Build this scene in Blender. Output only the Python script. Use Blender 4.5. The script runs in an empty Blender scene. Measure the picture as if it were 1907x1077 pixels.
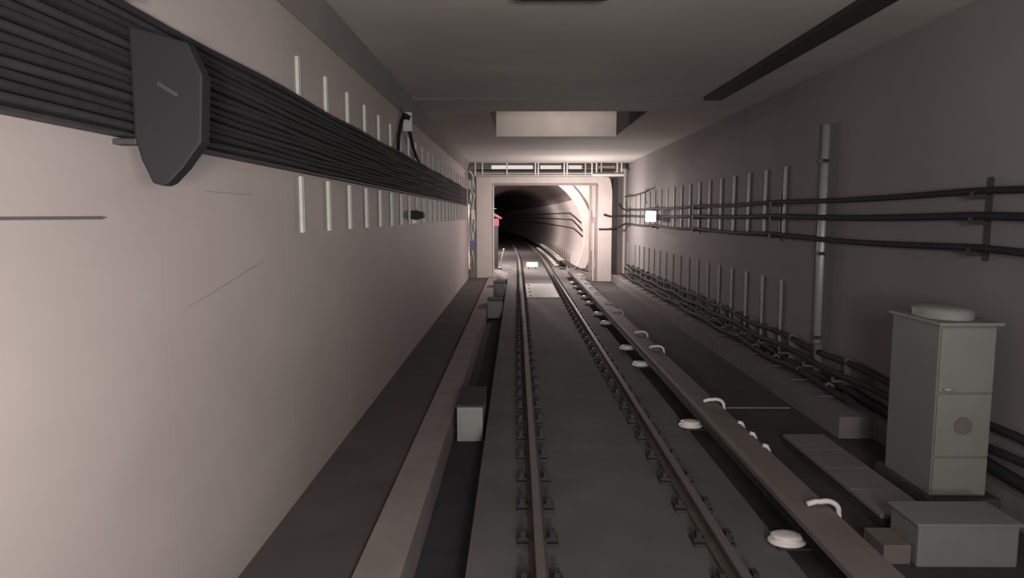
import bpy, bmesh, math, random
from mathutils import Vector, Matrix
random.seed(7)
C = bpy.context.scene.collection
sc = bpy.context.scene
# ------------------------------------------------------------------ camera
F = 1300.0
HC = 2.5                                  # camera height above the rail heads (z = 0)
PITCH = math.atan(136.5 / F)
YAW = math.atan(8.5 / F)
cam_d = bpy.data.cameras.new('camera'); cam = bpy.data.objects.new('camera', cam_d); C.objects.link(cam)
cam_d.sensor_width = 36.0; cam_d.lens = F / 1907 * 36; cam_d.clip_end = 400; cam_d.clip_start = .05
cam.location = (0, 0, HC); cam.rotation_euler = (math.pi / 2 - PITCH, 0, YAW)
sc.camera = cam
# ------------------------------------------------------------------ world, exposure
w = bpy.data.worlds.new('world'); sc.world = w; w.use_nodes = True
w.node_tree.nodes['Background'].inputs[0].default_value = (.9, .95, 1, 1)
w.node_tree.nodes['Background'].inputs[1].default_value = 0.03
sc.view_settings.view_transform = 'Standard'; sc.view_settings.look = 'None'
sc.view_settings.gamma = 1; sc.view_settings.use_curve_mapping = False
sc.view_settings.exposure = 0.0
# ------------------------------------------------------------------ lights
def area(name, loc, target, sx, sy, power, col=(1, 1, 1), spread=180):
    d = bpy.data.lights.new(name, 'AREA'); d.shape = 'RECTANGLE'; d.size = sx; d.size_y = sy
    d.energy = power; d.color = col; d.spread = math.radians(spread)
    o = bpy.data.objects.new(name, d); C.objects.link(o); o.location = loc
    o.rotation_euler = (Vector(target) - Vector(loc)).to_track_quat('-Z', 'Y').to_euler()
    return o
def spot(name, loc, target, power, angle, blend=.6, col=(1, 1, 1), r=.12):
    d = bpy.data.lights.new(name, 'SPOT'); d.energy = power; d.spot_size = math.radians(angle)
    d.spot_blend = blend; d.color = col; d.shadow_soft_size = r
    o = bpy.data.objects.new(name, d); C.objects.link(o); o.location = loc
    o.rotation_euler = (Vector(target) - Vector(loc)).to_track_quat('-Z', 'Y').to_euler()
    return o
def point(name, loc, power, col=(1, 1, 1), r=.1):
    d = bpy.data.lights.new(name, 'POINT'); d.energy = power; d.color = col; d.shadow_soft_size = r
    o = bpy.data.objects.new(name, d); C.objects.link(o); o.location = loc
    return o
# train headlamps: a broad flood near the left wall, a dim one on the right, a long throw ahead
area('headlamp_flood_left', (.6, -3.6, 2.1), (-2.0, 3.6, 2.1), .6, .6, 150, (1, .92, .88), 110)
spot('headlamp_side_spot', (.7, -2.6, 1.7), (-2.05, 3.3, 1.95), 1650, 42, 1.0, (1, .89, .86), .25)
area('headlamp_flood_right', (1.5, -.6, 2.6), (1.0, 10, 3.9), 1.6, 1.0, 128, (1, .97, .95))
spot('added_ceiling_fill', (1.3, .1, 2.9), (1.5, 7.0, 4.7), 420, 88, 1.0, (1, .93, .88), .2)  # added fill to brighten the near ceiling, not one of the train's headlamps
spot('headlamp_beam', (.9, -.3, 1.2), (1.0, 30, 2.6), 500, 36, 1.0, (1, .92, .89))
# lamps around the gate
point('gate_front_lamp', (2.5, 27.4, 2.4), 460, (1, .86, .83), .15)
area('gate_chamber_lamp', (-.2, 32.0, 4.62), (3.0, 42, .6), .6, .3, 900, (1, .86, .82))
area('ceiling_recess_lamp', (1.3, 15.5, 5.4), (1.3, 19.9, 5.1), .5, .2, 15, (1, .86, .78), 75)
point('wall_sign_lamp', (3.9, 21.6, 2.9), 12, (1, .87, .85), .12)

# ------------------------------------------------------------------ materials
def mat(name, col, rough=.8, metal=0., var=0., scale=3., bump=0., stretch=(1, 1, 1), spec=.3, emit=None, estr=0., detail=6):
    m = bpy.data.materials.new(name); m.use_nodes = True; nt = m.node_tree
    b = nt.nodes['Principled BSDF']
    b.inputs['Base Color'].default_value = (*col, 1); b.inputs['Roughness'].default_value = rough
    b.inputs['Metallic'].default_value = metal; b.inputs['Specular IOR Level'].default_value = spec
    if var or bump:
        tc = nt.nodes.new('ShaderNodeTexCoord'); mp = nt.nodes.new('ShaderNodeMapping')
        mp.inputs['Scale'].default_value = stretch
        nt.links.new(tc.outputs['Object'], mp.inputs[0])
        n = nt.nodes.new('ShaderNodeTexNoise'); n.inputs['Scale'].default_value = scale
        n.inputs['Detail'].default_value = detail; n.inputs['Roughness'].default_value = .6
        nt.links.new(mp.outputs[0], n.inputs['Vector'])
        if var:
            r = nt.nodes.new('ShaderNodeValToRGB')
            r.color_ramp.elements[0].position = .3; r.color_ramp.elements[1].position = .7
            r.color_ramp.elements[0].color = (*[c * (1 - var) for c in col], 1)
            r.color_ramp.elements[1].color = (*[min(1, c * (1 + var)) for c in col], 1)
            nt.links.new(n.outputs['Fac'], r.inputs[0]); nt.links.new(r.outputs[0], b.inputs['Base Color'])
        if bump:
            bp = nt.nodes.new('ShaderNodeBump'); bp.inputs['Strength'].default_value = bump
            bp.inputs['Distance'].default_value = .02
            nt.links.new(n.outputs['Fac'], bp.inputs['Height']); nt.links.new(bp.outputs[0], b.inputs['Normal'])
    if emit:
        b.inputs['Emission Color'].default_value = (*emit, 1); b.inputs['Emission Strength'].default_value = estr
    return m
M = dict(
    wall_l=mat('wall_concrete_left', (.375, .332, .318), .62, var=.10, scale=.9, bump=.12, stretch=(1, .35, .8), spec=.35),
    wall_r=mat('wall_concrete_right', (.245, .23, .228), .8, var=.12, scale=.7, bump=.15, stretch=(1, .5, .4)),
    ceil=mat('ceiling_concrete', (.48, .455, .43), .85, var=.12, scale=.6, bump=.1, stretch=(.6, 1, 1)),
    slab=mat('track_slab', (.13, .125, .122), .85, var=.18, scale=1.3, bump=.2),
    walk=mat('walkway_floor', (.095, .085, .082), .9, var=.15, scale=1.1, bump=.15),
    kerb=mat('kerb_concrete', (.27, .235, .228), .8, var=.12, scale=2, bump=.15),
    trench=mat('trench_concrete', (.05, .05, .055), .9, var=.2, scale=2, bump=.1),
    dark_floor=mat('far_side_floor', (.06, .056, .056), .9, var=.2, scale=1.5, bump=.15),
    bench=mat('bench_concrete', (.20, .185, .175), .85, var=.15, scale=2, bump=.15),
    far=mat('far_concrete', (.60, .55, .52), .8, var=.10, scale=1.2, bump=.1),
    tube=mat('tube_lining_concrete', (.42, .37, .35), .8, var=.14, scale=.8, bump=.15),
    steel=mat('rail_steel', (.12, .10, .09), .75, .2, var=.2, scale=6),
    railtop=mat('polished_rail_head', (.17, .155, .15), .6, .3),
    dsteel=mat('dark_steel', (.045, .043, .045), .6, .3, var=.2, scale=8),
    gsteel=mat('galvanised_steel', (.46, .47, .45), .5, .35, var=.1, scale=10),
    rib=mat('channel_aluminium', (.40, .42, .385), .5, .15, var=.08, scale=10),
    cable=mat('black_cable', (.020, .020, .022), .8, var=.2, scale=12),
    cable2=mat('grey_cable', (.027, .027, .030), .85, var=.2, scale=12),
    cover=mat('third_rail_cover', (.17, .15, .14), .65, var=.1, scale=3),
    conduct=mat('conductor_rail', (.02, .018, .02), .5, .3),
    white=mat('white_porcelain', (.72, .67, .64), .35, spec=.5),
    cab=mat('cabinet_grey_paint', (.25, .247, .232), .6, var=.06, scale=2),
    cab2=mat('cabinet_darker_grey', (.21, .21, .20), .6, var=.06, scale=2),  # cabinet body and low box slightly darker than the doors
    box=mat('pale_grey_box', (.27, .275, .265), .6, var=.06, scale=4),
    frame=mat('gate_frame_paint', (.34, .27, .25), .5, .2, var=.1, scale=5),
    rubber=mat('black_rubber', (.012, .012, .014), .7),
    pk=mat('chamber_floor', (.16, .14, .14), .85, var=.2, scale=2),
    crown=mat('dark_crown_lining', (.15, .125, .125), .85, var=.15, scale=.8, bump=.1),  # crown lining coloured darker than the sides
    haunch=mat('haunch_concrete', (.20, .19, .18), .85, var=.1, scale=1),
    pink=mat('red_painted_steel', (.20, .07, .085), .5, var=.1, scale=5),
    sign=mat('glowing_white_face', (.9, .85, .83), .4, emit=(1, .92, .9), estr=2.2),
    wallglow=mat('lit_wall_glow', (.9, .85, .8), .4, emit=(1, .9, .86), estr=.6),
    seam=mat('dark_joint', (.10, .09, .088), .9),
    seam2=mat('faint_joint', (.25, .225, .22), .8),
    blue=mat('blue_plate', (.16, .15, .42), .5),
    greenglass=mat('pale_green_tag', (.55, .68, .62), .3),
)
# ------------------------------------------------------------------ helpers
def link(name, me, parent=None):
    o = bpy.data.objects.new(name, me); C.objects.link(o)
    if parent: o.parent = parent
    return o
def tag(o, label=None, cat=None, group=None, kind=None):
    if label: o['label'] = label
    if cat: o['category'] = cat
    if group: o['group'] = group
    if kind: o['kind'] = kind
    return o
class MB:
    def __init__(s): s.v = []; s.f = []; s.m = []
    def box(s, x0, x1, y0, y1, z0, z1, mi=0):
        b = len(s.v)
        s.v += [(x, y, z) for z in (z0, z1) for y in (y0, y1) for x in (x0, x1)]
        for f in ((0, 2, 3, 1), (4, 5, 7, 6), (0, 1, 5, 4), (2, 6, 7, 3), (0, 4, 6, 2), (1, 3, 7, 5)):
            s.f.append([b + i for i in f]); s.m.append(mi)
        return s
    def prism(s, prof, a0, a1, axis='y', mi=0):
        """closed profile extruded along an axis: profile (x,z) for y, (x,y) for z, (y,z) for x"""
        b = len(s.v); n = len(prof)
        for a in (a0, a1):
            for p, q in prof:
                s.v.append((p, a, q) if axis == 'y' else (p, q, a) if axis == 'z' else (a, p, q))
        for i in range(n):
            j = (i + 1) % n
            s.f.append([b + i, b + j, b + n + j, b + n + i]); s.m.append(mi)
        s.f.append([b + i for i in range(n)][::-1]); s.m.append(mi)
        s.f.append([b + n + i for i in range(n)]); s.m.append(mi)
        return s
    def tube(s, pts, r, seg=8, mi=0, rs=None):
        pts = [Vector(p) for p in pts]; b = len(s.v); n = len(pts)
        for i, p in enumerate(pts):
            t = (pts[min(i + 1, n - 1)] - pts[max(i - 1, 0)]).normalized()
            u = t.cross(Vector((0, 0, 1)))
            if u.length < .05: u = t.cross(Vector((0, 1, 0)))
            u.normalize(); v = u.cross(t).normalized(); rr = rs[i] if rs else r
            for k in range(seg):
                a = 2 * math.pi * k / seg
                s.v.append(tuple(p + rr * (math.cos(a) * u + math.sin(a) * v)))
        for i in range(n - 1):
            for k in range(seg):
                k2 = (k + 1) % seg
                s.f.append([b + i * seg + k, b + i * seg + k2, b + (i + 1) * seg + k2, b + (i + 1) * seg + k]); s.m.append(mi)
        s.f.append([b + k for k in range(seg)][::-1]); s.m.append(mi)
        s.f.append([b + (n - 1) * seg + k for k in range(seg)]); s.m.append(mi)
        return s
    def mesh(s, name, mats, smooth=False, bevel=0.):
        me = bpy.data.meshes.new(name); me.from_pydata(s.v, [], s.f)
        for m in (mats if isinstance(mats, (list, tuple)) else [mats]): me.materials.append(m)
        me.polygons.foreach_set('material_index', s.m)
        bm = bmesh.new(); bm.from_mesh(me); bmesh.ops.recalc_face_normals(bm, faces=bm.faces)
        if bevel:
            bmesh.ops.bevel(bm, geom=list(bm.edges), offset=bevel, segments=2, affect='EDGES', profile=.6)
        bm.to_mesh(me); bm.free()
        if smooth:
            me.polygons.foreach_set('use_smooth', [len(p.vertices) == 4 for p in me.polygons])
        me.update(); return me
    def build(s, name, mats, parent=None, smooth=False, bevel=0.):
        return link(name, s.mesh(name, mats, smooth, bevel), parent)
def empty(name, loc, rz=0, parent=None):
    o = bpy.data.objects.new(name, None); C.objects.link(o); o.location = loc; o.rotation_euler.z = rz
    o.empty_display_size = .1
    if parent: o.parent = parent
    return o
ORD = 'first second third fourth fifth sixth seventh eighth ninth tenth eleventh twelfth thirteenth fourteenth fifteenth sixteenth seventeenth eighteenth nineteenth twentieth twenty-first twenty-second twenty-third twenty-fourth twenty-fifth twenty-sixth'.split()
def copy_tree(o, loc=None, parent=None):
    c = o.copy(); C.objects.link(c); c.parent = parent
    if loc is not None: c.location = loc
    for ch in list(o.children): copy_tree(ch, None, c)
    return c
def struct(o): o['kind'] = 'structure'; return o

XL, XR, Y0 = -2.05, 4.7, -5.0
DG, DC, DT = 29.9, 30.7, 36.2            # gate face, chamber start, tube mouth
ZC = 4.7                                  # ceiling
R_ = 600.0                                # the tube bends left on this radius
def bend(x, y, z):
    """straight track up to the tube, then a gentle left-hand curve"""
    if y <= DT: return Vector((x, y, z))
    a = (y - DT) / R_; r = R_ + x - .89
    return Vector((.89 - R_ + r * math.cos(a), DT + r * math.sin(a), z))
YS = [Y0, 0, 2, 6, 10, 15, 20, 25, 30, 36.2] + [36.2 + 3 * i for i in range(1, 34)]
END = YS[-1]

# ------------------------------------------------------------------ the setting
def strip(x0, x1, z0, z1, y0, y1, name, m, mi=0):
    return struct(MB().box(x0, x1, y0, y1, z0, z1).build(name, m))
# track slab between trench and third rail (plinth), left walkway floor, kerb, trench, far floor
strip(-.38, 2.16, -.45, -.17, Y0, DT, 'floor', M['slab'])
strip(XL, -1.19, -.5, -.15, Y0, DG, 'floor', M['walk'])
strip(-1.19, -.84, -.6, -.10, Y0, DG, 'trim_1', M['kerb'])
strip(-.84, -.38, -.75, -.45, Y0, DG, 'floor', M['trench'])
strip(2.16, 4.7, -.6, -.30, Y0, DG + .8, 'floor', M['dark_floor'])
# left wall: cast panels with fine recessed joints
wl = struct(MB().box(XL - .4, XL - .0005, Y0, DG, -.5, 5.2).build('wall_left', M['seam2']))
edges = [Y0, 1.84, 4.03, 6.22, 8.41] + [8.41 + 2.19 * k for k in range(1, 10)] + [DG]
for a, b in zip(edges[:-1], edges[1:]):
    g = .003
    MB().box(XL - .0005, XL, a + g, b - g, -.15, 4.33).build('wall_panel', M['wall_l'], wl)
# haunch between left wall and ceiling
struct(MB().prism([(XL - .02, 4.33), (XL + .012, 4.33), (XL + .09, ZC), (XL - .02, ZC)], Y0, DG).build('trim_2', M['haunch']))
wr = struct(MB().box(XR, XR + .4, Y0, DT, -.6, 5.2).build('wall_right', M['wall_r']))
# formwork marks and hairline joints on the left wall
for y0, y1, z0, z1, t in ((2.25, 3.45, 2.485, 2.492, .010), (2.2, 2.75, 2.70, 2.706, .004), (4.3, 4.9, 1.93, 2.02, .003), (4.9, 5.6, 2.02, 2.13, .003), (4.6, 5.4, 2.66, 2.66, .003)):
    MB().prism([(y0, z0 - t * .3), (y1, z1 - t), (y1 + .05, z1), (y1, z1 + t * .6), (y0, z0 + t)], XL, XL + .0025, 'x').build('joint_mark', M['seam'] if t > .008 else M['seam2'], wl)
# ceiling with a recess above the track
c = 2.2
rx0, rx1, ry0, ry1 = -.57, 2.78, 15.1, 19.85
cm = MB()
cm.box(XL, XR, Y0, ry0, ZC, ZC + .02); cm.box(XL, XR, ry1, DT, ZC, ZC + .02)
cm.box(XL, rx0, ry0, ry1, ZC, ZC + .02); cm.box(rx1, XR, ry0, ry1, ZC, ZC + .02)
ce = struct(cm.build('ceiling', M['ceil']))
MB().box(rx0 - .1, rx1 + .1, ry1, ry1 + .15, ZC + .02, ZC + 1.1).build('recess_end', M['far'], ce)
MB().box(rx0 - .1, rx1 + .1, ry0 - .15, ry0, ZC + .02, ZC + 1.1) \
    .box(rx0 - .15, rx0, ry0, ry1, ZC + .02, ZC + 1.1).box(rx1, rx1 + .15, ry0, ry1, ZC + .02, ZC + 1.1) \
    .box(rx0 - .15, rx1 + .15, ry0 - .15, ry1 + .15, ZC + 1.1, ZC + 1.25).build('recess', M['walk'], ce)  # recess sides get a dark material to paint them as unlit
struct(MB().box(XL - .4, XR + .4, Y0, DT + .4, ZC + 1.3, ZC + 1.5).build('ceiling', M['ceil']))
# shallow downstand across the ceiling
struct(MB().prism([(13.35, ZC), (13.5, ZC - .02), (13.9, ZC - .02), (14.0, ZC)], XL + .06, XR, 'x').build('trim_3', M['ceil']))
struct(MB().prism([(5.8, ZC), (5.95, ZC - .015), (6.15, ZC - .015), (6.2, ZC)], XL + .06, XR, 'x').build('trim_4', M['ceil']))

# bulkhead behind the gate
gx0, gx1, gz1 = -1.02, 3.46, 3.84
bw = MB()
bw.box(XL, gx0 - .3, DG + .5, DG + .8, -.5, ZC); bw.box(gx1 + .3, XR, DG + .5, DG + .8, -.5, ZC)
bw.box(gx0 - .3, gx1 + .3, DG + .5, DG + .8, gz1 + .1, ZC)
struct(bw.build('wall_far', M['far']))
# chamber beyond the gate
strip(-1.6, -1.3, -.5, ZC, DG + .8, DT, 'wall_chamber_left', M['far'])
strip(2.16, 4.7, -.45, -.22, DG + .8, DT, 'floor', M['pk'])
strip(-1.6, -.38, -.45, -.22, DG, DT, 'floor', M['pk'])
# tube mouth: wall with a round hole and a proud ring
TX, TZ, TR = .28, 1.43, 3.2
def annulus(name, r0, r1, y0, y1, m, parent=None, a0=0, a1=360, n=48, flip=False):
    mb = MB(); closed = (a1 - a0) >= 360
    k = n if closed else n + 1
    for i in range(k):
        a = math.radians(a0 + (a1 - a0) * i / n)
        for r, y in ((r0, y0), (r1, y0), (r1, y1), (r0, y1)):
            mb.v.append((TX + r * math.cos(a), y, TZ + r * math.sin(a)))
    for i in range(n):
        j = (i + 1) % k
        for q in range(4):
            p = (q + 1) % 4
            mb.f.append([4 * i + q, 4 * i + p, 4 * j + p, 4 * j + q]); mb.m.append(0)
    return mb.build(name, m, parent, smooth=False)
mw = MB(); n = 64; P = []
for i in range(n):
    a = 2 * math.pi * i / n + math.pi / 4
    ca, sa = math.cos(a), math.sin(a)
    P.append((TX + 3.4 * ca, TZ + 3.4 * sa))
for i in range(n):
    a = 2 * math.pi * i / n + math.pi / 4; ca, sa = math.cos(a), math.sin(a)
    s_ = 5.2 / max(abs(ca), abs(sa)); P.append((TX + s_ * ca, TZ + s_ * sa))
for y in (DT, DT + .4):
    mw.v += [(x, y, z) for x, z in P]
for i in range(n):
    j = (i + 1) % n
    mw.f += [[i, j, n + j, n + i], [2 * n + i, 2 * n + j, 3 * n + j, 3 * n + i]]; mw.m += [0, 0]
struct(mw.build('wall_tube_mouth', M['far']))
tm = struct(annulus('trim_5', TR, 3.66, DT - .22, DT + .1, M['far']))
# tube lining: one ring after another
lin = struct(empty('tunnel_lining', (0, 0, 0)))
L = 1.2; rb = MB(); n = 40
k0 = 0
for j, (r, y) in enumerate(((TR, .012), (TR, L - .07), (TR + .05, L - .05), (TR + .05, L), (TR + .25, L), (TR + .25, 0), (TR + .05, 0))):
    for i in range(n):
        a = 2 * math.pi * i / n
        rb.v.append((r * math.cos(a), y, r * math.sin(a)))
for j in range(7):
    for i in range(n):
        i2 = (i + 1) % n; j2 = (j + 1) % 7
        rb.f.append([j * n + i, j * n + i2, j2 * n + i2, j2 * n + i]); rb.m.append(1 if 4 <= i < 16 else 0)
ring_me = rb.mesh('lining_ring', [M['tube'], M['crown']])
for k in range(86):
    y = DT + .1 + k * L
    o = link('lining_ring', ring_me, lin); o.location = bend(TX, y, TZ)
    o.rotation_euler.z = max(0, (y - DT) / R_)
# tube floor
def sweep(x0, x1, z0, z1, y0, y1, name, m, parent=None, step=3.):
    mb = MB(); ny = max(1, int(math.ceil((y1 - y0) / step)))
    for i in range(ny + 1):
        y = y0 + (y1 - y0) * i / ny
        for x, z in ((x0, z0), (x1, z0), (x1, z1), (x0, z1)): mb.v.append(tuple(bend(x, y, z)))
    for i in range(ny):
        for q in range(4):
            p = (q + 1) % 4; mb.f.append([4 * i + q, 4 * i + p, 4 * i + 4 + p, 4 * i + 4 + q]); mb.m.append(0)
    mb.f += [[0, 1, 2, 3], [4 * ny + q for q in range(4)]]; mb.m += [0, 0]
    return mb.build(name, m, parent)
struct(sweep(-2.35, 2.92, -.5, -.24, DT + .1, DT + 100, 'floor', M['walk']))
struct(sweep(2.66, 2.88, -.3, -.02, DT + .25, DT + 85, 'trim_6', M['bench']))
# right-hand bench under the wall cables, low trough near the camera
struct(MB().box(4.07, XR, 8.6, DG + .5, -.3, -.02).build('trim_7', M['bench']))
struct(MB().box(4.5, XR, Y0, 8.6, -.3, -.02).build('trim_8', M['bench']))
# joint line across the far-side floor
MB().box(2.62, 4.0, 9.98, 10.02, -.30, -.292).build('joint_strip', M['gsteel'], bpy.data.objects['floor.003'] if 'floor.003' in bpy.data.objects else None)

# ------------------------------------------------------------------ running rails
def rail(x, name, label, side):
    root = empty(name, (x, 0, 0)); tag(root, label, 'rail')
    ny = [y for y in YS if y <= DT + 62]
    def sec(prof, nm, m):
        mb = MB(); n = len(prof)
        for y in ny:
            for px, pz in prof:
                p = bend(x + px, y, pz); mb.v.append((p.x - x, p.y, p.z))
        for i in range(len(ny) - 1):
            for k in range(n):
                k2 = (k + 1) % n
                mb.f.append([i * n + k, i * n + k2, (i + 1) * n + k2, (i + 1) * n + k]); mb.m.append(0)
        mb.f.append(list(range(n))); mb.m.append(0)
        return mb.build(nm, m, root)
    sec([(-.036, -.006), (-.030, 0), (.030, 0), (.036, -.006), (.036, -.030), (-.036, -.030)], 'head', M['railtop'])
    sec([(-.034, -.030), (.034, -.030), (.008, -.045), (.008, -.115), (.070, -.135), (.070, -.145), (-.070, -.145), (-.070, -.135), (-.008, -.115), (-.008, -.045)], 'web', M['steel'])
    return root
fm = MB(); fm.box(-.17, .17, -.10, .10, -.172, -.146)
clip_m = MB().prism([(.07, -.146), (.165, -.146), (.165, -.118), (.142, -.118), (.142, -.07), (.098, -.07), (.098, -.112), (.07, -.122)], -.045, .045)
fast_me = fm.mesh('baseplate', M['dsteel'], bevel=.006); clip_me = clip_m.mesh('rail_clip', M['dsteel'])
rails = [rail(.175, 'running_rail', 'left running rail, steel with a polished head line, beside the cable trench', -1),
         rail(1.61, 'running_rail', 'right running rail, brown steel, next to the third rail', 1)]
for r in rails:
    for k in range(62):
        y = 2.2 + .66 * k
        b = link('baseplate', fast_me, r); b.location = bend(0, y, 0) if y < DT else bend(r.location.x, y, 0) - Vector((r.location.x, 0, 0))
        q = link('rail_clip', clip_me, b)
        q = link('rail_clip', clip_me, b); q.rotation_euler.z = math.pi

# ------------------------------------------------------------------ third rail
t3 = empty('third_rail', (0, 0, 0)); tag(t3, 'power rail under a long brown cover board right of the track', 'third rail')
y3 = (1.0, DG - .2)
def sweep_prof(prof, y0, y1, name, m, parent, step=2.4):
    mb = MB(); n = len(prof); ny = max(1, int(math.ceil((y1 - y0) / step)))
    for i in range(ny + 1):
        for px, pz in prof: mb.v.append(tuple(bend(px, y0 + (y1 - y0) * i / ny, pz)))
    for i in range(ny):
        for k in range(n):
            k2 = (k + 1) % n
            mb.f.append([i * n + k, i * n + k2, (i + 1) * n + k2, (i + 1) * n + k]); mb.m.append(0)
    mb.f += [list(range(n))[::-1], [ny * n + k for k in range(n)]]; mb.m += [0, 0]
    return mb.build(name, m, parent)
sweep_prof([(2.235, .115), (2.26, .15), (2.54, .15), (2.565, .12), (2.565, -.04), (2.55, -.04), (2.55, .11), (2.53, .132), (2.27, .132), (2.25, .112), (2.25, .07), (2.235, .07)], 1.0, 31.5, 'cover_board', M['cover'], t3)
sweep_prof([(2.32, .06), (2.42, .06), (2.42, .02), (2.385, .01), (2.385, -.05), (2.44, -.08), (2.30, -.08), (2.355, -.05), (2.355, .01), (2.32, .02)], 1.0, 31.5, 'conductor_bar', M['conduct'], t3)
for y in (6.95, 7.35, 7.75):
    MB().tube([(2.52, y, .165), (2.56, y, .155), (2.585, y, .11), (2.585, y, .0)], .022, 8).build('cover_clamp', M['white'], t3, smooth=True)
t4 = empty('third_rail', (0, 0, 0)); tag(t4, 'power rail with pale cover inside the round tube beyond the gate', 'third rail')
sweep_prof([(2.24, .11), (2.26, .15), (2.46, .15), (2.48, .11), (2.48, .0), (2.46, .0), (2.46, .10), (2.26, .10)], 37.2, 112, 'cover_board', M['kerb'], t4)
sweep_prof([(2.29, .05), (2.39, .05), (2.39, -.08), (2.29, -.08)], 37.2, 112, 'conductor_bar', M['conduct'], t4)
def support():
    r = empty('third_rail_support', (0, 0, 0))
    MB().box(2.10, 2.62, -.10, .10, -.17, -.15).build('base_plate', M['dsteel'], r, bevel=.004)
    # skirted porcelain insulator, lathed
    def lathe(cx, prof, nm, m, sx=1., sy=1.):
        mb = MB(); n = 20
        for rr, z in prof:
            for i in range(n):
                a = 2 * math.pi * i / n; mb.v.append((cx + sx * rr * math.cos(a), sy * rr * math.sin(a), z))
        for j in range(len(prof) - 1):
            for i in range(n):
                i2 = (i + 1) % n; mb.f.append([j * n + i, j * n + i2, (j + 1) * n + i2, (j + 1) * n + i]); mb.m.append(0)
        mb.f.append(list(range(n))[::-1]); mb.m.append(0); mb.f.append([(len(prof) - 1) * n + i for i in range(n)]); mb.m.append(0)
        return mb.build(nm, m, r, smooth=True)
    lathe(2.20, [(.05, -.15), (.14, -.148), (.155, -.135), (.15, -.12), (.11, -.11), (.10, -.10), (.13, -.095), (.135, -.083), (.09, -.07), (.04, -.065)], 'insulator', M['white'], 1.0, .75)
    # arm: from the foot up round the back and over the cover
    pts = [(2.61, 0, -.15), (2.615, 0, .02), (2.61, 0, .10)]
    for k in range(9):
        a = math.radians(k * 14); pts.append((2.50 + .11 * math.cos(a), 0, .12 + .085 * math.sin(a)))
    pts += [(2.42, 0, .20), (2.35, 0, .178)]
    MB().tube(pts, .022, 8).build('gooseneck_arm', M['white'], r, smooth=True)
    MB().box(2.34, 2.62, -.03, .03, -.15, -.10).build('bracket', M['dsteel'], r)
    return r
sup = support()
ys = [5.45, 8.6, 12.2, 13.75, 17.0, 18.6, 20.9, 22.4, 23.9, 25.7, 27.3]
names = ['nearest white insulator and arched arm holding the third rail, bottom of the picture',
         'second white insulator and arched arm along the third rail from the camera',
         'third white insulator and arm along the third rail, near one of a close pair',
         'fourth white insulator and arm along the third rail, far one of a close pair']
for i, y in enumerate(ys):
    o = sup if i == 0 else copy_tree(sup)
    o.location = (0, y, 0)
    tag(o, names[i] if i < 4 else ORD[i] + ' white third rail insulator and arm from the camera, toward the gate', 'insulator', 'white supports along the third rail')
for i in range(14):
    y = 37.6 + 1.55 * i; o = copy_tree(sup); p = bend(0, y, 0); o.location = (p.x - .05, y, -.03)
    tag(o, ORD[i] + ' pale third rail support beyond the mouth of the round tube', 'insulator', 'third rail supports inside the tube')
sup['label'] = names[0]

# ------------------------------------------------------------------ left wall: cable bundle, tray, hanger channels
tray = empty('cable_tray', (0, 0, 0)); tag(tray, 'long dark cable tray fixed high along the left wall', 'cable tray')
MB().box(XL + .004, XL + .029, Y0, 28.6, 2.915, 3.58).build('back_plate', M['cable2'], tray)
MB().box(XL + .004, XL + .10, Y0, 28.6, 2.90, 2.915).build('lower_flange', M['dsteel'], tray)
NC = 14
for k in range(NC):
    z0 = 2.962 + k * .0457; pts = []
    ph = random.random() * 6; am = .004 + .006 * random.random()
    for i in range(64):
        y = Y0 + i * 30.1 / 63
        pts.append((XL + .066 + .008 * math.sin(ph + y * .9) + (.015 if k % 3 == 1 else 0), y, z0 + am * math.sin(y * 2.1 + ph) - .004 * (1 + math.sin(y * 1.0))))
    o = MB().tube(pts, .021, 8).build('wall_cable', M['cable'] if k % 3 else M['cable2'], smooth=True)
    lab = ('lowest black cable of the bundle on the left wall' if k == 0 else
           'topmost black cable of the bundle on the left wall' if k == NC - 1 else ORD[k] + ' black cable up from the bottom of the left wall bundle')
    tag(o, lab, 'cable', 'black cables bundled on the left wall')
def channel(x, s, z0, z1):
    mb = MB(); w_, d = .028, .035
    a, b = sorted((x, x + s * .006)); mb.box(a, b, -w_, w_, z0, z1)
    a, b = sorted((x + s * .006, x + s * d)); mb.box(a, b, -w_, -w_ + .007, z0, z1); mb.box(a, b, w_ - .007, w_, z0, z1)
    a, b = sorted((x + s * (d - .006), x + s * d)); mb.box(a, b, -w_, -w_ + .020, z0, z1); mb.box(a, b, w_ - .020, w_, z0, z1)
    return mb
lch = channel(XL, 1, 3.60, 3.97).mesh('upper_channel', M['rib'])
lch2 = channel(XL, 1, 2.34, 2.87).mesh('hanger_channel', M['rib'])
SP = .955
for k in range(23):
    y = 7.61 - SP + k * SP
    if y > 28.7: break
    o = link('hanger_channel', lch2); o.location.y = y
    tag(o, ORD[k] + ' pale channel from the camera below the left wall cable bundle', 'channel', 'hanger channels below the left cable bundle')
    o = link('hanger_channel', lch); o.location.y = y
    tag(o, ORD[k] + ' short pale channel from the camera above the left wall cable bundle', 'channel', 'hanger channels above the left cable bundle')
# big tapered bracket holding the bundle near the camera
br = empty('cable_bracket', (0, 3.62, 0)); tag(br, 'large dark tapered bracket clasping the cable bundle near the camera', 'bracket')
MB().prism([(XL + .12, 3.44), (-1.64, 3.36), (-1.57, 3.2), (-1.59, 2.87), (-1.69, 2.74), (-1.765, 2.665), (-1.80, 2.65), (-1.85, 2.665), (-1.90, 2.78), (XL + .12, 2.90)], -.05, .05).build('gusset_plate', M['rubber'], br, bevel=.012)
for z in (3.59, 2.86): MB().box(XL + .001, XL + .125, -.04, .04, z, z + .03).build('clamp', M['dsteel'], br, bevel=.006)
MB().prism([(-1.80, 3.15), (-1.70, 3.09), (-1.69, 3.105), (-1.79, 3.17)], -.058, -.045).build('bolt_strip', M['dsteel'], br)
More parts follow.
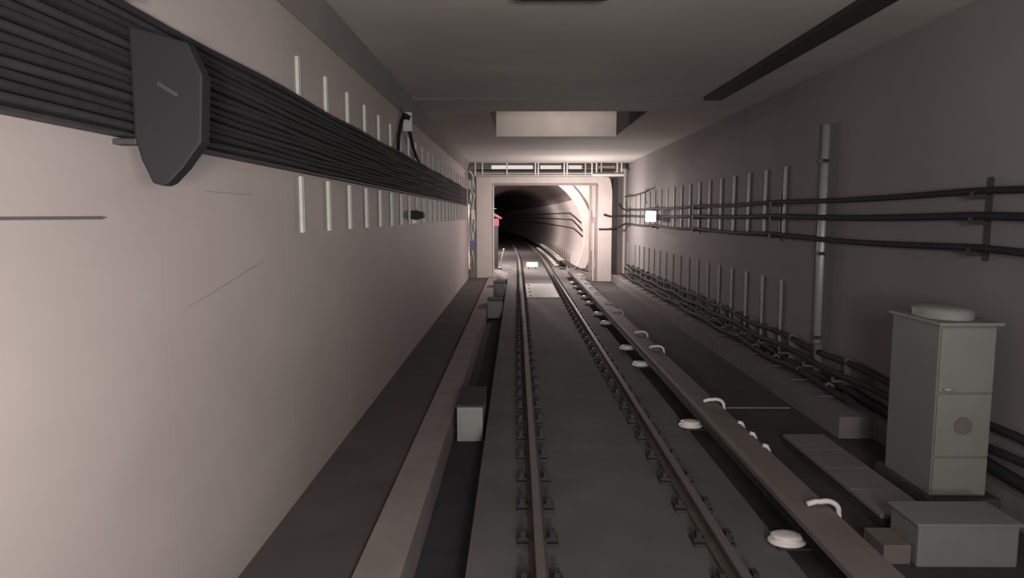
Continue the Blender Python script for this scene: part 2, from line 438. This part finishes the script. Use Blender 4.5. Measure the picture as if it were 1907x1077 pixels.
# small box with black looped cable on the upper left wall
jb = empty('junction_box', (XL, 12.9, 0)); tag(jb, 'small pale junction box high on the left wall with black looped cable', 'junction box')
MB().box(.001, .155, -.08, .08, 4.02, 4.36).build('enclosure', M['gsteel'], jb, bevel=.01)
MB().box(.01, .145, -.09, -.08, 4.04, 4.34).build('lid', M['rib'], jb, bevel=.003)
MB().tube([(.05, -.10, 4.25), (.03, -.25, 4.24), (.03, -.5, 4.10), (.03, -.75, 3.85), (.05, -.95, 3.62), (.05, -1.0, 3.56)], .032, 8).build('feed_cable', M['rubber'], jb, smooth=True)
MB().tube([(.10, .0, 4.03), (.09, .25, 3.95), (.07, .7, 3.78), (.05, 1.3, 3.66), (.05, 1.7, 3.60)], .032, 8).build('outlet_cable', M['rubber'], jb, smooth=True)
MB().tube([(.13, -.14, 4.24), (.06, -.13, 4.28), (.02, -.16, 4.30)], .045, 8).build('cable_gland', M['rubber'], jb, smooth=True)
# dark lamp unit below the bundle
lu = empty('wall_lamp', (XL, 13.6, 0)); tag(lu, 'small unlit dark wall lamp among the hanger channels on the left wall', 'lamp')
MB().prism([(0, 2.44), (.10, 2.42), (.26, 2.46), (.26, 2.55), (.12, 2.60), (0, 2.60)], -.12, .12).build('housing', M['rubber'], lu, bevel=.01)
MB().prism([(.02, 2.44), (.10, 2.42), (.12, 2.36), (.04, 2.34)], -.05, .05).build('lens', M['gsteel'], lu)

# ------------------------------------------------------------------ right wall: three cables, channels, pipe, sign
rch = channel(XR, -1, 2.17, 3.35).mesh('hanger_channel', M['rib']); rch2 = channel(XR, -1, 0.0, 1.37).mesh('hanger_channel', M['rib'])
for k in range(-4, 15):
    y = 16.15 + k * SP
    if y > DG: break
    o = link('hanger_channel', rch); o.location.y = y
    tag(o, ORD[k + 4] + ' thin pale channel from the camera, upper row on the right wall', 'channel', 'upper hanger channels on the right wall')
    o = link('hanger_channel', rch2); o.location.y = y
    tag(o, ORD[k + 4] + ' thin pale channel from the camera, lower row on the right wall', 'channel', 'lower hanger channels on the right wall')
dp = empty('drain_pipe', (XR - .001, 10.75, 0)); tag(dp, 'single wide pale vertical pipe on the right wall crossed by three cables', 'pipe')
MB().prism([(-.088 * math.sin(math.pi * k / 14), -.072 * math.cos(math.pi * k / 14)) for k in range(15)], -.02, 3.86, 'z').build('pipe', M['gsteel'], dp, smooth=True)
for z in (.6, 1.9, 3.3): MB().box(-.094, 0, -.085, .085, z, z + .05).build('pipe_clamp', M['dsteel'], dp, bevel=.006)
def rcable(z, sag, r, label, xo, end):
    pts = []
    for i in range(90):
        y = Y0 + i * (29.3 - Y0) / 89
        pts.append((XR - xo, y, z - sag * math.sin(math.pi * ((y - 1.5) % 5.5) / 5.5)))
    pts += end
    o = MB().tube(pts, r, 10).build('wall_cable', M['cable'], smooth=True)
    tag(o, label, 'cable', 'three black cables along the right wall')
rcable(2.745, .03, .036, 'upper of three black cables along the right wall', .14, [(4.45, 29.6, 2.80), (4.35, 29.85, 3.0)])
rcable(2.50, .03, .042, 'middle of three black cables along the right wall', .14, [(4.3, 29.6, 2.48), (3.95, 29.82, 2.47), (3.7, 29.83, 2.55)])
rcable(2.185, .04, .038, 'lowest of three black cables along the right wall', .14, [(4.3, 29.6, 2.02), (3.9, 29.83, 1.93), (3.5, 29.83, 1.93)])
def holder():
    r = empty('cable_holder', (XR, 0, 0))
    MB().box(-.025, -.001, -.03, .03, 2.05, 2.88).build('upright', M['dsteel'], r)
    for z in (2.698, 2.447, 2.135): MB().box(-.20, -.02, -.025, .025, z - .035, z - .0).box(-.20, -.187, -.025, .025, z, z + .04).build('arm', M['dsteel'], r)
    return r
h0 = holder()
for i, y in enumerate((1.5, 7.0, 12.5, 18.0, 23.5, 29.0)):
    o = h0 if i == 0 else copy_tree(h0); o.location.y = y
    tag(o, ORD[i] + ' dark three armed cable holder from the camera on the right wall', 'bracket', 'cable holders on the right wall')
sg = empty('lit_sign', (XR, 22.9, 0)); tag(sg, 'glowing white square lamp box on the right wall among the cables', 'light')
MB().box(-.50, -.16, -.04, .05, 2.30, 2.66).build('housing', M['gsteel'], sg, bevel=.015)
MB().box(-.495, -.165, -.052, -.04, 2.305, 2.655).build('lamp_face', M['sign'], sg)
MB().box(-.17, -.001, -.03, .03, 2.36, 2.41).build('bracket', M['dsteel'], sg)
ds = empty('hanging_lamp', (XR - .25, 24.3, 0)); tag(ds, 'tiny pale lamp on a thin drop rod by the right wall above the cables', 'lamp')
MB().tube([(.25, 0, 3.43), (0, 0, 3.43), (0, 0, 3.02)], .018, 6).build('drop_rod', M['gsteel'], ds, smooth=True)
MB().tube([(0, 0, 3.03), (0, 0, 3.01), (0, 0, 2.95), (0, 0, 2.91)], .05, 10, rs=[.02, .05, .06, .02]).build('bulb', M['white'], ds, smooth=True)
MB().tube([(.1, 0, 3.38), (.1, 1.5, 3.3), (.1, 3.4, 3.26), (.1, 5.4, 3.3)], .022, 6).build('feed_cable', M['cable'], ds, smooth=True)
# cables lying on the bench along the right wall
for k, (x, z, r) in enumerate(((4.62, .44, .045), (4.50, .30, .045), (4.37, .10, .05), (4.60, .08, .06))):
    pts = []
    for i in range(70):
        y = (8.9 if k == 2 else Y0) + i * (29.0 - (8.9 if k == 2 else Y0)) / 69
        pts.append((x + .012 * math.sin(y * 1.3 + k), y, z + .025 * math.sin(y * 2.2 + k * 1.7)))
    o = MB().tube(pts, r, 8).build('bench_cable', M['cable2'], smooth=True)
    tag(o, ['topmost dark cable above the bench at the foot of the right wall',
            'second dark cable down above the bench at the foot of the right wall',
            'outer dark cable lying on the bench edge at the foot of the right wall',
            'thick dark cable lying in the corner of the bench and right wall'][k], 'cable', 'dark cables along the right wall foot')
def saddle():
    r = empty('cable_saddle', (4.42, 0, -.02))
    MB().box(-.20, .26, -.03, .03, 0, .02).box(.16, .26, -.03, .03, .02, .56).build('foot', M['cover'], r)
    MB().tube([(-.10, 0, .16), (-.05, 0, .19), (.0, 0, .16), (.02, 0, .10)], .022, 6).build('strap', M['cover'], r, smooth=True)
    MB().box(.0, .26, -.03, .03, .21, .235).box(-.01, .005, -.03, .03, .21, .28).build('arm', M['cover'], r)
    return r
s0 = saddle()
for i in range(19):
    o = s0 if i == 0 else copy_tree(s0); o.location.y = 9.6 + i * SP * 1.05
    tag(o, ORD[i] + ' small grey cable saddle from the camera on the right wall bench', 'bracket', 'cable saddles on the right bench')

# ------------------------------------------------------------------ cabinet, low box, trough at the right
cb = empty('equipment_cabinet', (3.88, 6.35, -.3)); tag(cb, 'tall grey equipment cabinet with a domed cap standing at the right', 'cabinet')
MB().box(-.03, .62, -.08, .93, 0, .18).build('plinth', M['dark_floor'], cb, bevel=.01)
MB().box(0, .52, 0, .80, .18, 1.80).build('body', M['cab2'], cb, bevel=.012)
MB().box(.012, .508, -.02, -.001, .57, 1.16).build('door', M['cab'], cb, bevel=.006)
MB().box(.012, .508, -.02, -.001, 1.18, 1.78).build('door', M['cab'], cb, bevel=.006)
MB().box(.012, .508, -.02, -.001, .20, .55).build('lower_panel', M['cab'], cb, bevel=.006)
MB().tube([(.26, -.02, .86), (.26, -.030, .86)], .085, 20).build('round_cover', M['cover'], cb, smooth=True)
MB().tube([(.06, -.02, 1.21), (.06, -.05, 1.21), (.13, -.05, 1.21), (.14, -.02, 1.21)], .012, 6).build('handle', M['gsteel'], cb, smooth=True)
MB().box(-.03, .56, -.05, .83, 1.80, 1.83).build('lid', M['cab'], cb, bevel=.008)
n = 28; dm = MB(); prof = [(.25, 1.83), (.25, 1.90), (.22, 1.925), (.12, 1.94), (.02, 1.945)]
for rr, z in prof:
    for i in range(n):
        a = 2 * math.pi * i / n; dm.v.append((.26 + rr * .95 * math.cos(a), .40 + rr * 1.3 * math.sin(a), z))
for j in range(len(prof) - 1):
    for i in range(n):
        i2 = (i + 1) % n; dm.f.append([j * n + i, j * n + i2, (j + 1) * n + i2, (j + 1) * n + i]); dm.m.append(0)
dm.f.append([(len(prof) - 1) * n + i for i in range(n)]); dm.m.append(0)
dm.build('domed_cap', M['box'], cb, smooth=True)
lb = empty('low_box', (3.2, 5.34, -.3)); tag(lb, 'low grey box on the floor in front of the cabinet, bottom right', 'box')
MB().box(0, .80, 0, .42, 0, .34).build('body', M['cab2'], lb, bevel=.015)
MB().box(-.02, .82, -.02, .44, .34, .37).build('lid', M['cab2'], lb, bevel=.01)
MB().box(-.24, -.02, .05, .38, 0, .16).build('side_box', M['cover'], lb, bevel=.01)
tr = empty('cable_trough', (0, 0, -.3)); tag(tr, 'low concrete cable trough on the floor left of the cabinet', 'trough')
for k in range(4):
    y = 6.0 + k * .58
    MB().box(3.27, 3.72, y, y + .575, 0, .11).build('trough_body', M['dark_floor'], tr)
    MB().box(3.25, 3.74, y + .004, y + .571, .11, .15).build('trough_lid', M['bench'], tr, bevel=.006)

# ------------------------------------------------------------------ trench boxes on the left
def tbox(y, label, h=.40, l=.62, z=-.45, x=-.80, w_=.36):
    r = empty('trench_box', (x, y, z)); tag(r, label, 'box', 'pale boxes standing in the left trench')
    MB().box(0, w_, 0, l, .0, h).build('body', M['box'], r, bevel=.012)
    MB().box(-.012, w_ + .012, -.006, l + .01, h, h + .03).build('lid', M['trench'], r, bevel=.005)
    MB().box(.05, w_ - .05, -.012, -.001, .06, h - .06).build('end_plate', M['box'], r, bevel=.004)
tbox(8.9, 'nearest pale box with a dark lid standing in the left trench', .46, 1.0, -.45, -.78, .34)
tbox(20.0, 'second pale box in the left trench, in front of the gate', .50, .8, -.45, -.84, .42)
tbox(25.4, 'farthest pale box in the left trench close to the gate', .50, .8, -.45, -.84, .42)
tc = MB().tube([(-.63 + .006 * math.sin(i), Y0 + i * 1.02, -.415) for i in range(10)], .022, 8).build('trench_cable', M['cover'], smooth=True)
tag(tc, 'thin cable lying in the dark trench left of the track', 'cable')
# pale plate put in for a light reflection between the rails before the gate
pl = empty('reflection_plate', (0, 22.6, -.17)); tag(pl, 'pale greenish plate standing for a light reflection between the rails before the gate', 'plate')
MB().box(.34, 1.40, 0, 4.6, .0, .03).build('plate', M['gsteel'], pl, bevel=.004)
for k in range(4): MB().box(.42, .50, .3 + 1.2 * k, .45 + 1.2 * k, .03, .045).build('lug', M['dsteel'], pl)

# ------------------------------------------------------------------ ceiling fittings
ct = MB().box(3.48, 3.80, 1.5, 13.3, ZC - .07, ZC).build('ceiling_duct', M['dsteel'], bevel=.004)
tag(ct, 'long dark flat duct running along the ceiling at the right', 'duct')
cbx = empty('ceiling_box', (0, 6.35, ZC)); tag(cbx, 'dark rectangular box fixed to the ceiling at the top of the picture', 'box')
MB().box(0, .90, 0, .70, -.12, 0).build('body', M['dsteel'], cbx, bevel=.01)
MB().box(.04, .86, .04, .66, -.135, -.12).build('face_plate', M['cable2'], cbx, bevel=.004)

# ------------------------------------------------------------------ the gate
gt = empty('flood_gate_frame', (0, DG, 0)); tag(gt, 'large pale portal frame with steel edging around the tunnel mouth', 'gate frame')
MB().box(-1.72, gx0, 0, .5, -.3, 4.15).build('jamb', M['far'], gt, bevel=.03)
pr = [(gx1, -.3), (4.06, -.3), (4.06, 3.35)]
for k in range(7):
    a = math.radians(15 * k); pr.append((3.86 + .20 * math.cos(a), 3.35 + .78 * math.sin(a)))
pr += [(gx1, 4.15)]
MB().prism(pr, 0, .5).build('jamb', M['far'], gt)
MB().box(gx0, gx1, .06, .5, gz1, 4.15).build('lintel', M['far'], gt, bevel=.01)
MB().box(gx0, gx1 - .04, .02, .12, gz1 - .06, gz1 + .01).build('seal_bar', M['frame'], gt)
for x, m, d in ((3.42, 'frame', .0), (3.30, 'far', .10), (3.17, 'frame', .16)):
    MB().box(x - .06, x + .04, d, d + .1, -.3, gz1 - .06).build('edge_post', M[m], gt, bevel=.008)
MB().box(gx0, gx0 + .06, -.02, .1, -.3, gz1 - .06).build('edge_post', M['white'], gt, bevel=.008)
MB().box(3.24, 3.36, -.03, .03, 2.2, 2.45).build('latch', M['frame'], gt, bevel=.01)
# gallery above the gate
ga = empty('gantry_rail', (0, DG, 0)); tag(ga, 'narrow steel gantry with posts and rails above the gate', 'gantry')
MB().box(-1.85, 4.35, -.45, .0, 4.15, 4.20).build('deck', M['gsteel'], ga, bevel=.006)
MB().box(3.15, 4.45, -.62, -.42, 4.13, 4.22).build('deck_edge', M['white'], ga, bevel=.01)
MB().box(-1.8, 4.3, -.46, -.42, 4.36, 4.43).build('dark_rail', M['rubber'], ga)
MB().box(-1.8, 4.3, -.46, -.42, 4.23, 4.28).build('pale_rail', M['gsteel'], ga)
MB().box(3.4, 4.1, -.46, -.42, 4.50, 4.54).build('pale_rail', M['gsteel'], ga)
for x in (-1.72, -1.42, -.40, .78, .90, 1.98, 2.10, 2.86, 3.13, 3.32, 3.52, 4.18, 4.36):
    MB().box(x - .028, x + .028, -.52, -.46, 4.20, 4.69).build('post', M['white'] if x not in (2.86, 3.52) else M['gsteel'], ga)
for x0, x1 in ((-1.1, .72), (.98, 1.92), (2.18, 2.8)):
    fl = empty('wall_glow_strip', (0, DG + .2, 0)); tag(fl, {-1.1: 'leftmost of three long glowing strips standing for lit wall behind the gantry', .98: 'middle of three long glowing strips standing for lit wall behind the gantry', 2.18: 'rightmost, shortest of three glowing strips standing for lit wall behind the gantry'}[x0], 'lamp', 'glowing lit wall strips behind the gantry posts')
    MB().box(x0, x1, 0, .12, 4.44, 4.66).build('strip_back', M['gsteel'], fl)
    MB().box(x0 + .03, x1 - .03, -.03, 0, 4.47, 4.63).build('glow_face', M['wallglow'], fl, bevel=.01)  # emissive strips stand in for the brightly lit wall above the lintel
# bundle of drop cables and fittings left of the left jamb
dc = empty('drop_cables', (-1.86, 29.5, 0)); tag(dc, 'bright tangled wrapped cables hanging down beside the left gate jamb', 'cables')
for k in range(4):
    pts = [(-.07 + .045 * k + .035 * math.sin(i * .8 + k * 1.7), .02 * math.cos(i + k), 4.1 - i * .17) for i in range(17 if k % 2 else 24)]
    MB().tube(pts, .03, 6).build('cable', M['greenglass'] if k == 1 else M['gsteel'], dc, smooth=True)
MB().box(-.05, .10, -.07, .0, 2.35, 2.75).build('tie_bracket', M['white'], dc, bevel=.02)
MB().box(-.16, -.04, -.05, .0, 3.6, 4.0).build('tie_bracket', M['gsteel'], dc, bevel=.02)
MB().box(-.1, .07, -.1, -.06, 1.15, 1.45).build('blue_plate', M['blue'], dc, bevel=.004)['label'] = 'small blue plate'
cs = empty('cable_end_bracket', (XL + .004, 27.9, 0)); tag(cs, 'pale looped metal fitting at the far end of the left cable bundle', 'bracket')
MB().tube([(.05, 0, 3.7), (.05, 0, 4.2), (.20, 0, 4.25), (.30, .2, 4.1), (.26, .5, 3.7), (.24, .6, 3.4)], .035, 8).build('hook', M['gsteel'], cs, smooth=True)
MB().box(.0, .12, -.04, .04, 3.65, 3.95).build('foot', M['gsteel'], cs, bevel=.01)
dx = MB().box(4.09, 4.30, 29.95, 30.3, -.02, 4.1).build('cable_riser', M['dsteel'], bevel=.01)
tag(dx, 'dark vertical cable riser between the right gate jamb and right wall', 'duct')

# ------------------------------------------------------------------ things in the chamber and the tube
mk = empty('track_marker', (0, 35.0, -.17)); tag(mk, 'small bright white marker board between the rails at the tube mouth', 'marker')
MB().box(.50, 1.06, 0, .05, .12, .34).build('board', M['sign'], mk, bevel=.006)  # board is no lamp, its brightness is put in as emission
MB().box(.58, .62, .0, .05, 0, .12).box(.94, .98, .0, .05, 0, .12).build('foot', M['dsteel'], mk)
mk2 = MB().box(-.72, -.32, 35.2, 35.4, -.22, -.02).build('track_marker', M['box'], bevel=.01)
tag(mk2, 'small grey block on the floor left of the track at the tube mouth', 'block')
cd = MB().box(-1.25, 3.5, 35.45, 35.65, -.22, -.178).build('threshold_strip', M['rubber'])
tag(cd, 'dark strip across the floor at the foot of the tube mouth', 'strip')
fc = MB().tube([(3.5, 30.9, .0), (3.1, 33.0, -.05), (2.75, 35.0, .05), (2.6, 36.0, .12), (2.52, 37.2, .1)], .045, 8).build('feeder_cable', M['cable'], smooth=True)
tag(fc, 'dark feeder cable running from the gate to the third rail in the tube', 'cable')
ps = empty('red_lamp_arm', (-1.25, 36.9, 0)); tag(ps, 'pinkish red bracket and box at the left inside the tube mouth', 'signal')
MB().prism([(-.1, 2.75), (.45, 2.42), (.50, 2.34), (.40, 2.33), (-.1, 2.55)], 0, .15).build('sloping_arm', M['pink'], ps, bevel=.01)
MB().box(.0, .32, .02, .2, 1.95, 2.35).build('lamp_box', M['pink'], ps, bevel=.02)
MB().box(.04, .28, .05, .15, -.24, 1.95).build('post', M['dsteel'], ps, bevel=.01)
hr = empty('hand_lever', (-.9, 36.6, -.22)); tag(hr, 'thin slanted lever rod with pale ends at the left of the tube mouth', 'lever')
MB().tube([(.0, 0, .02), (.22, 0, .95)], .022, 6).build('rod', M['gsteel'], hr, smooth=True)
for x, z in ((0, .02), (.22, .97)): MB().tube([(x, 0, z - .04), (x, 0, z + .04)], .045, 8).build('rod_end', M['white'], hr, smooth=True)
# added lamps at the tube's left; hoods put in to cut their upward light
for i, (y, e) in enumerate(((39.0, 1300), (52.0, 900))):
    p = bend(-1.62, y, 2.98); h = empty('added_hooded_lamp', (p.x, p.y, 0))
    tag(h, ORD[i] + ' added hooded lamp along the left side of the round tube', 'lamp', 'hooded lamps added to light the tube')
    MB().box(-.45, .34, -.8, .8, 3.02, 3.05).build('light_cutoff_hood', M['dsteel'], h)
    MB().box(-1.0, -.3, -.04, .04, 2.94, 3.02).build('bracket', M['dsteel'], h)
    point('added_hooded_light', (p.x, p.y, 2.98), e, (1, .87, .83), .02)
# three cables on the right side of the tube
for k, (ang, lab) in enumerate(((23, 'upper'), (15.5, 'middle'), (6, 'lower'))):
    pts = []
    for i in range(26):
        y = DT + .3 + i * 2.6; a = math.radians(ang + (0 if i > 2 else -(2 - i) * (5 if k < 2 else 3)))
        pts.append(bend(TX + (TR - .06) * math.cos(a), y, TZ + (TR - .06) * math.sin(a)))
    o = MB().tube(pts, .038, 8).build('tube_cable', M['cable'], smooth=True)
    tag(o, lab + ' of three dark cables on the right side of the round tube', 'cable', 'cables in the round tube')
# brackets along the tube's lower right side
hb = MB(); hb.box(-.12, .10, -.05, .05, .0, .04).box(-.10, -.06, -.03, .03, .04, .26).box(.02, .06, -.03, .03, .04, .46).box(-.10, .06, -.025, .025, .22, .26)
hb_me = hb.mesh('pipe_bracket', M['steel'], bevel=.008)
for i in range(13):
    y = DT + .9 + i * 1.7; o = link('pipe_bracket', hb_me); o.location = bend(2.76, y, .05)
    tag(o, ORD[i] + ' small bright bracket beyond the mouth, lower right of the round tube', 'bracket', 'brackets along the tube side')
